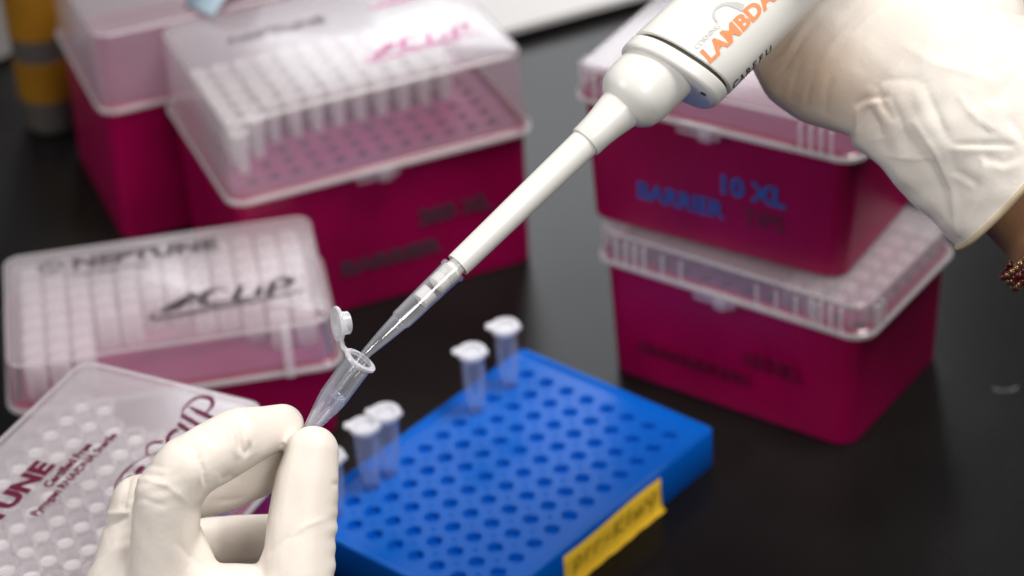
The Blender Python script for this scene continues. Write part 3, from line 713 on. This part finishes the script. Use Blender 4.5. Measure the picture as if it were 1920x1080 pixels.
def smooth_nrm(me):
    N = np.zeros(len(me.vertices)*3); me.vertices.foreach_get('normal', N) if hasattr(me.vertices[0], 'normal') else None
    return N.reshape(-1, 3)
def z7(l): return [(140+x/3, 720+y/3) for x, y in l]
lh = MB(); D = 695
def LC(a, ra, c, rc): capsule(lh, W(*a), ra, W(*c), rc)
# index
LC((303, 1085, 693), 9.6, (316, 928, 687), 9.3); LC((316, 928, 687), 9.3, (350, 880, 686), 8.9)
LC((350, 880, 686), 8.9, (450, 822, 693), 8.5); LC((450, 822, 693), 8.5, (530, 797, 704), 6.2)
# middle
LC((235, 1090, 712), 10.5, (262, 946, 710), 8.3); LC((262, 946, 710), 8.3, (410, 912, 713), 7.4); LC((410, 912, 713), 7.4, (540, 868, 708), 6.2)
# ring
LC((240, 1130, 735), 10, (258, 1030, 736), 8); LC((258, 1030, 736), 8, (420, 1016, 736), 7.4); LC((420, 1016, 736), 7.4, (560, 1002, 728), 6.6)
# little
LC((280, 1180, 750), 9, (330, 1120, 752), 7); LC((330, 1120, 752), 7, (500, 1090, 744), 6)
# thumb
LC((584, 849, 696), 7.4, (576, 900, 695), 8.7); LC((576, 900, 695), 8.7, (566, 985, 693), 9.6); LC((566, 985, 693), 9.6, (560, 1090, 690), 9.9); LC((560, 1090, 690), 9.9, (500, 1260, 690), 15)
LC((345, 1005, 693), 5.5, (372, 1112, 692), 8); LC((540, 1005, 692), 5.0, (522, 1110, 692), 8)
# palm
LC((305, 1120, 694), 10, (560, 1135, 692), 10.5); LC((262, 1120, 705), 16, (420, 1330, 705), 26); LC((330, 1150, 695), 14, (460, 1330, 700), 26)
LC((230, 1100, 720), 11, (300, 1250, 725), 18); LC((500, 1230, 692), 17, (470, 1400, 705), 25)
LC((440, 1330, 705), 27, (430, 1700, 720), 27); LC((430, 1700, 720), 27, (420, 2400, 740), 33)
me = remesh_get(lh, .75, 9)
V = np.zeros(len(me.vertices)*3); me.vertices.foreach_get('co', V); V = V.reshape(-1, 3)*1000
N = smooth_nrm(me)
cre = [([(361, 834), (374, 858), (382, 884), (386, 912)], 3.2, .85, .45), (z7([(880, 190), (920, 270), (935, 350), (960, 400)]), 6, .9, .5), (z7([(960, 410), (985, 370), (990, 320)]), 3.5, .8, .3),
       (z7([(690, 250), (760, 300), (810, 360)]), 7, .35, .15), (z7([(560, 330), (640, 370), (700, 450)]), 8, .3, .1),
       (z7([(300, 545), (400, 535), (520, 570), (640, 665)]), 3.5, -.45, 0), (z7([(310, 520), (400, 505), (500, 520)]), 5, .4, 0), (z7([(300, 470), (420, 455), (560, 480)]), 5, .3, 0),
       (z7([(290, 640), (400, 650), (520, 690)]), 6, .35, 0), (z7([(150, 790), (220, 775), (300, 740)]), 9, 1.1, -.2), (z7([(130, 705), (200, 730), (310, 722)]), 4, -.6, 0),
       (z7([(330, 470), (300, 560), (270, 680), (290, 720)]), 6, .9, 0),
       (z7([(1170, 910), (1290, 800), (1440, 745)]), 4, -.3, 0), (z7([(1080, 960), (1180, 880), (1290, 830)]), 8, .35, 0),
       (z7([(1440, 560), (1480, 565), (1500, 560)]), 4, .5, 0),
       (z7([(700, 860), (760, 950), (860, 1010)]), 5, -.25, 0), (z7([(1250, 330), (1330, 300), (1400, 310)]), 9, .15, 0), (z7([(560, 880), (640, 960), (760, 1050)]), 10, .3, 0),
       (z7([(820, 540), (880, 520), (940, 540)]), 6, .6, .2), (z7([(760, 660), (860, 655), (950, 640)]), 5, .5, 0)]
px, py = project(V)
disp = fold(V, N, cre)*1.2
disp += .2*vnoise(V, .12, 3)+.06*vnoise(V, .4, 4)
# gathers where the latex bunches on the outside of the thumb
edge = np.exp(-((px-634)/16)**2)*(py > 925)*(np.clip((py-925)/40, 0, 1))
disp += edge*(.2*np.sin(py/5.6+.6*np.sin(py/31))+.12*np.sin(py/9.7))
# fine stretch lines over the index knuckle
kn = np.exp(-((px-285)/45)**2-((py-905)/45)**2); disp += kn*.12*np.sin((py+.25*px)/4.2)
V2 = V+N*disp[:, None]
me.vertices.foreach_set('co', (V2*.001).ravel()); me.update()
for p_ in me.polygons: p_.use_smooth = True
me.name = 'glove'; me.materials.clear(); me.materials.append(M['glove'])
h1 = empty('person', loc=tuple(W(440, 1330, 705)))
tag(h1, 'left hand in a cream latex glove pinching the open microtube between thumb and index finger', 'gloved hand')
go = bpy.data.objects.new('glove', me); col.objects.link(go); go.parent = h1; go.matrix_parent_inverse = Matrix.Translation(-Vector(tuple(W(440, 1330, 705)))*MM)

# right hand: back of hand, wrist and flared cuff as one lofted sheet
def z4(l): return [(1400+x/1.929, y/1.929) for x, y in l]
SEC = [  # lower-left contour, upper contour (pixels), depth, half thickness mm
 ((1408, 128), (1548, -110), 752, 11), ((1440, 185), (1600, -140), 752, 16), ((1500, 226), (1690, -145), 752, 19), ((1560, 243), (1760, -120), 751, 20.5),
 ((1594, 252), (1800, -85), 750, 21), ((1603, 274), (1830, -45), 748, 22.5), ((1632, 301), (1868, -6), 746, 24), ((1680, 348), (1905, 20), 744, 25), ((1735, 403), (1975, 72), 742, 26), ((1797, 466), (2065, 150), 740, 28)]
NR, NS = 190, 220
keys = np.linspace(0, 1, len(SEC))
def interp(t, arr):
    arr = np.array(arr, float); out = []
    for c in range(arr.shape[1]): out.append(np.interp(t, keys, arr[:, c]))
    return np.array(out)
arr = [(a[0], a[1], c[0], c[1], d, h) for a, c, d, h in SEC]
verts = []; ts = np.linspace(0, 1, NR)
for t in ts:
    # light smoothing of the contour between keys
    q = sum(interp(min(1, max(0, t+o_)), arr)*w0 for o_, w0 in ((-.03, .25), (0, .5), (.03, .25)))
    a = W(q[0], q[1], q[4]); c = W(q[2], q[3], q[4]); ctr = (a+c)/2; u = (a-c)/2; hd = q[5]
    for i in range(NS):
        th = 2*pi*i/NS; e = 2.0
        verts.append(ctr+u*cos(th)-CF*hd*sin(th))
V = np.array(verts)
faces = [(k*NS+i, k*NS+(i+1) % NS, (k+1)*NS+(i+1) % NS, (k+1)*NS+i) for k in range(NR-1) for i in range(NS)]
# closed rounded nose behind the pipette
q = interp(0, arr); ctr0 = (W(q[0], q[1], q[4])+W(q[2], q[3], q[4]))/2
back = camdir(-.86, -.3, .25)
nose = []
for k in range(1, 7):
    a = k*pi/14; nose.append([ctr0+(V[i]-ctr0)*cos(a)+back*9*sin(a) for i in range(NS)])
base = len(V)
V = np.vstack([V]+[np.array(r) for r in nose]+[np.array([ctr0+back*9])])
prev = 0
for k in range(6):
    nb = base+k*NS
    faces += [(nb+i, nb+(i+1) % NS, prev+(i+1) % NS, prev+i) for i in range(NS)]; prev = nb
faces += [(len(V)-1, prev+(i+1) % NS, prev+i) for i in range(NS)]
tmp = bpy.data.meshes.new('glove'); tmp.from_pydata((V*.001).tolist(), [], faces)
bm = bmesh.new(); bm.from_mesh(tmp); bmesh.ops.recalc_face_normals(bm, faces=bm.faces); bm.to_mesh(tmp); bm.free(); tmp.update()
N = smooth_nrm(tmp)
if np.mean(((V-V.mean(0))*N).sum(1)) < 0: N = -N
# gathers radiating from the grip, folds of the loose cuff
cre = [(z4([(330, 0), (200, 150), (110, 290)]), 7, .8, .3), (z4([(430, 10), (290, 180), (180, 330)]), 9, .9, .4), (z4([(250, 60), (170, 190), (80, 260)]), 5, .6, .3),
       (z4([(500, 0), (380, 120), (300, 280), (260, 400)]), 12, .9, .3), (z4([(200, 220), (170, 300), (160, 370)]), 5, .5, .2), (z4([(250, 250), (225, 330), (215, 400)]), 5, .5, .2), (z4([(310, 280), (290, 350), (285, 420)]), 6, .5, .2),
       (z4([(470, 292), (560, 286), (640, 292)]), 9, .8, .2), (z4([(640, 292), (670, 370), (700, 440), (745, 520)]), 10, 1.3, .5), (z4([(470, 300), (490, 370), (530, 440)]), 8, 1.1, .5),
       (z4([(385, 380), (440, 355), (520, 345)]), 5, 1.2, .5), (z4([(400, 390), (400, 440), (400, 490)]), 6, -1.2, 0), (z4([(440, 390), (470, 450), (480, 500)]), 14, 1.8, 0),
       (z4([(560, 160), (680, 230), (800, 262), (900, 300)]), 9, -.8, 0), (z4([(740, 520), (860, 522), (975, 522)]), 5, 1.3, .7), (z4([(760, 340), (840, 440), (975, 515)]), 9, -1.4, 0),
       (z4([(800, 420), (870, 470), (960, 500)]), 8, .9, 0), (z4([(520, 345), (560, 440), (590, 560)]), 12, 1.0, .5),
       (z4([(490, 560), (600, 575), (700, 572)]), 4, -.6, 0), (z4([(600, 430), (690, 560), (740, 690), (762, 860)]), 7, -1.6, 0), (z4([(560, 470), (650, 590), (700, 700), (735, 800)]), 13, 1.2, 0),
       (z4([(745, 540), (755, 620), (810, 650), (840, 670)]), 6, 1.2, .5), (z4([(845, 560), (860, 600), (835, 665)]), 5, -1.1, 0), (z4([(850, 565), (930, 590), (1000, 560)]), 6, .9, .4), (z4([(870, 600), (840, 720), (790, 840)]), 8, -.9, 0),
       (z4([(880, 380), (950, 300), (1003, 260)]), 16, .9, .3), (z4([(700, 60), (820, 130), (960, 180)]), 20, .6, 0), (z4([(480, 60), (420, 160), (400, 260)]), 16, .6, 0), (z4([(940, 420), (980, 470), (1010, 520)]), 8, 1.0, .3)]
px, py = project(V)
disp = fold(V, N, cre)*.6
tt = np.concatenate([np.repeat(ts, NS), np.zeros(len(V)-NR*NS)])
loose = np.clip((tt-.4)/.3, 0, 1)
disp += .35*vnoise(V, .10, 8)+.10*vnoise(V, .3, 9)+loose*(.45*vnoise(V, .16, 10)+.25*vnoise(V, .33, 11))
V = V+N*disp[:, None]
# cuff: turned lip and inner sheet
last = V[(NR-1)*NS:NR*NS].copy(); cN = N[(NR-1)*NS:NR*NS]; axisd = camdir(.755, .656, -.05); cc = last.mean(0)
ext = len(V)
lips = [last+cN*.7+axisd*.4, last+cN*.9+axisd*1.2, last+cN*.3+axisd*1.9, last-cN*.5+axisd*1.6, last-cN*.9+axisd*.4]
for k in range(1, 24): lips.append(V[(NR-1-k*4)*NS:(NR-k*4)*NS]-N[(NR-1-k*4)*NS:(NR-k*4)*NS]*.9)
V = np.vstack([V]+lips); prev = (NR-1)*NS; mi = [0]*len(faces)
for k in range(len(lips)):
    nb = ext+k*NS; faces += [(prev+i, prev+(i+1) % NS, nb+(i+1) % NS, nb+i) for i in range(NS)]; prev = nb; mi += [1 if k < 5 else 0]*NS
tmp2 = bpy.data.meshes.new('glove'); tmp2.from_pydata((V*.001).tolist(), [], faces)
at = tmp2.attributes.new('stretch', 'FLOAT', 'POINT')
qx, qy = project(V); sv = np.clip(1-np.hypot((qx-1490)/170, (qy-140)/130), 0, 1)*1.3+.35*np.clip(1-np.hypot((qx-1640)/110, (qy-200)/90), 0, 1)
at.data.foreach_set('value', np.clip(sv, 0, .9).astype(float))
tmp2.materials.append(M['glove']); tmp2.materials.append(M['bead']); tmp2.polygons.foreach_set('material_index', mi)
bm = bmesh.new(); bm.from_mesh(tmp2); bmesh.ops.recalc_face_normals(bm, faces=bm.faces)
for f in bm.faces: f.smooth = True
bm.to_mesh(tmp2); bm.free()
ORG = Vector(tuple(W(1900, 300, 742)))*MM
h2 = empty('person', loc=tuple(W(1900, 300, 742)))
tag(h2, 'right forearm and hand in a loose cream latex glove, gripping the white pipette', 'gloved hand')
inv2 = Matrix.Translation(-ORG)
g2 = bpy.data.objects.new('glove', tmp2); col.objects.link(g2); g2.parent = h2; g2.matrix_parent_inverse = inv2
# fingers curled over the handle, above the picture
fg = MB()
def AX(z, x, y): return np.array(pm @ Vector(((HX+x)*MM, ySign*y*MM, z*MM)))*1000
for k in range(4):
    z = zg+52+k*19
    pts = [AX(z-4, 22, -22), AX(z, 0, -24), AX(z+1, -20, -16), AX(z+1, -24, 4), AX(z, -12, 19), AX(z, 4, 20)]
    rs = [11, 10.2, 9.4, 8.8, 8.4, 7.2]
    for i in range(5): capsule(fg, pts[i], rs[i], pts[i+1], rs[i+1])
tb = [AX(zg+95, 34, -14), AX(zg+125, 24, 2), AX(zg+148, 8, 4)]
for i, r_ in enumerate((13, 11)): capsule(fg, tb[i], r_, tb[i+1], (11, 9)[i])
capsule(fg, AX(zg+45, 28, -28), 15, AX(zg+100, 32, -20), 16); capsule(fg, AX(zg+50, 28, -24), 15, W(1740, 60, 750), 20); capsule(fg, AX(zg+100, 32, -20), 15, W(1800, 60, 750), 20)
mf = remesh_get(fg, 1.1, 8); mf.name = 'glove_fingers'; mf.materials.clear(); mf.materials.append(M['glove'])
for p_ in mf.polygons: p_.use_smooth = True
g3 = bpy.data.objects.new('glove_fingers', mf); col.objects.link(g3); g3.parent = h2; g3.matrix_parent_inverse = inv2
# forearm
b = MB()
fa = [(1780, 215, 745, 20), (1900, 282, 743, 23.0), (1965, 330, 741, 24.5), (2060, 410, 738, 27), (2200, 540, 734, 31), (2500, 820, 725, 36)]
pts = [(W(x, y, d), r) for x, y, d, r in fa]
rings = []
for k, (p, r) in enumerate(pts):
    d = pts[min(k+1, len(pts)-1)][0]-pts[max(k-1, 0)][0]; d /= np.linalg.norm(d); u = np.cross(d, CF); u /= np.linalg.norm(u); v = np.cross(d, u)
    rings.append([p+r*(u*cos(2*pi*i/40)+v*.85*sin(2*pi*i/40)) for i in range(40)])
b.loft(rings)
arm = b.build('forearm', M['skin'], None, angle=180); arm.parent = h2; arm.matrix_parent_inverse = inv2
arm.modifiers.new('s', 'SUBSURF').render_levels = 2
# beaded bracelet hanging from the wrist, bangle beside it
ctr = W(2018, 400, 738); ad = camdir(.72, .69, -.08); u = camdir(-.69, .72, 0); v = np.cross(ad, u)
b = MB(); rr_ = random.Random(3)
for row in range(3):
    for k in range(56):
        a = 2*pi*(k+.5*(row % 2))/56; c_ = ctr+u*27.5*cos(a)+v*24.5*sin(a)+ad*(row-1)*2.3+np.array([rr_.uniform(-.3, .3) for _ in range(3)])
        r = rr_.uniform(1.0, 1.4); n = 8
        rg = [[c_+r*(cos(ph)*(cos(2*pi*i/n)*u+sin(2*pi*i/n)*v)+sin(ph)*ad) for i in range(n)] for ph in (-1.4, -.8, 0, .8, 1.4)]
        b.loft(rg, mi=rr_.choice([0, 0, 1]))
br = b.build('bracelet', [M['gold'], M['redbead']], None, angle=180); br.parent = h2; br.matrix_parent_inverse = inv2
b = MB(); c2 = W(2030, 374, 739); rings = []
for k in range(72):
    a = 2*pi*k/72; e_ = u*cos(a)+v*.9*sin(a); p = c2+e_*26.8
    rings.append([p+1.0*(e_*cos(q)+ad*1.4*sin(q)) for q in [2*pi*i/8 for i in range(8)]])
rings.append(rings[0]); b.loft(rings, False, False)
bg = b.build('bangle', M['silver'], None, angle=180); bg.parent = h2; bg.matrix_parent_inverse = inv2

# ------------------------------------------------------------------ things at the back
pb = MB(); pb.loft([rrect(330, 230, 2, z, 165, 115, 2) for z in (4.0, 4.3, 6.8, 7.1)])
o = pb.build('foam_board', M['paper']); o.location = (-.040, 1.0648, 0); o.rotation_euler = (0, 0, .41)
pb2 = MB()
tag(o, 'bright white board lying flat on the bench behind the boxes', 'board')
fo = MB()
for x, y in ((12, 12), (318, 12), (12, 218), (318, 218)): fo.lathe([(6, 0), (6, 4.0)], 16, c=(x, y), cap0=True, cap1=True)
fo.build('foot', M['paper'], o)
# bottle with two amber bands
jr = empty('bottle', (-204, 1036, 0)); tag(jr, 'blurred pale bottle with two amber label bands behind the left boxes', 'bottle')
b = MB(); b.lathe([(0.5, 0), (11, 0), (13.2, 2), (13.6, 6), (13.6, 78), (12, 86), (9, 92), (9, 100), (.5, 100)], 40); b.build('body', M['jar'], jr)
for z0, z1 in ((17, 37), (48, 74)):
    b = MB(); b.lathe([(13.5, z0), (13.85, z0+.1), (13.85, z1-.1), (13.5, z1)], 40); b.build('label_band', M['amber'], jr)
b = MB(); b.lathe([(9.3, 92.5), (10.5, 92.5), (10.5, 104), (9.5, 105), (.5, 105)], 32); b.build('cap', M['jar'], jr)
tb_ = empty('tub', (-282, 1120, 0), .3); tag(tb_, 'pale grey plastic tub at the far left edge behind the bottle', 'tub')
b = MB(); b.loft([rrect(86, 62, 12, 0), rrect(92, 68, 13, 3), rrect(98, 74, 14, 52)]); b.build('body', M['tub'], tb_)
b = MB(); b.loft([rrect(102, 78, 15, 52), rrect(102, 78, 15, 57), rrect(98, 74, 14, 59)]); b.build('lid', M['tub'], tb_)
# loop of pale blue film on the lid corner
b = MB(); rings = []
for k in range(22):
    t = k/21; x = -30*t; z = 97.6+.4+7*sin(pi*t); 
    rings.append([(x+3*sin(5*t), -9+0*t, z), (x+3*sin(5*t)+3, 9, z+.6*sin(7*t))])
vs = [p for r in rings for p in r]
b.add(vs, [(2*k, 2*k+1, 2*k+3, 2*k+2) for k in range(21)])
o = b.build('film_strip', M['cyan']); o.location = (-.100, .966, 0); o.rotation_euler = (0, 0, .9)
o.modifiers.new('t', 'SOLIDIFY').thickness = .0003
tag(o, 'curled pale blue film strip on the corner of the rear tip box lid', 'film strip')
# tiny curved shaving on the bench at the right
b = MB(); rings = []
for k in range(14):
    a = pi+pi*k/13; p = (4.4*cos(a), 2.0*sin(a)); rings.append([(p[0]*s_, p[1]*s_, z) for s_, z in ((1, 0.02), (1, .25), (.88, .25), (.88, .02))])
b.loft(rings); o = b.build('plastic_sliver', M['under']); o.location = (.1813, .777, 0)
tag(o, 'tiny curved grey sliver lying on the bench at the right', 'sliver')
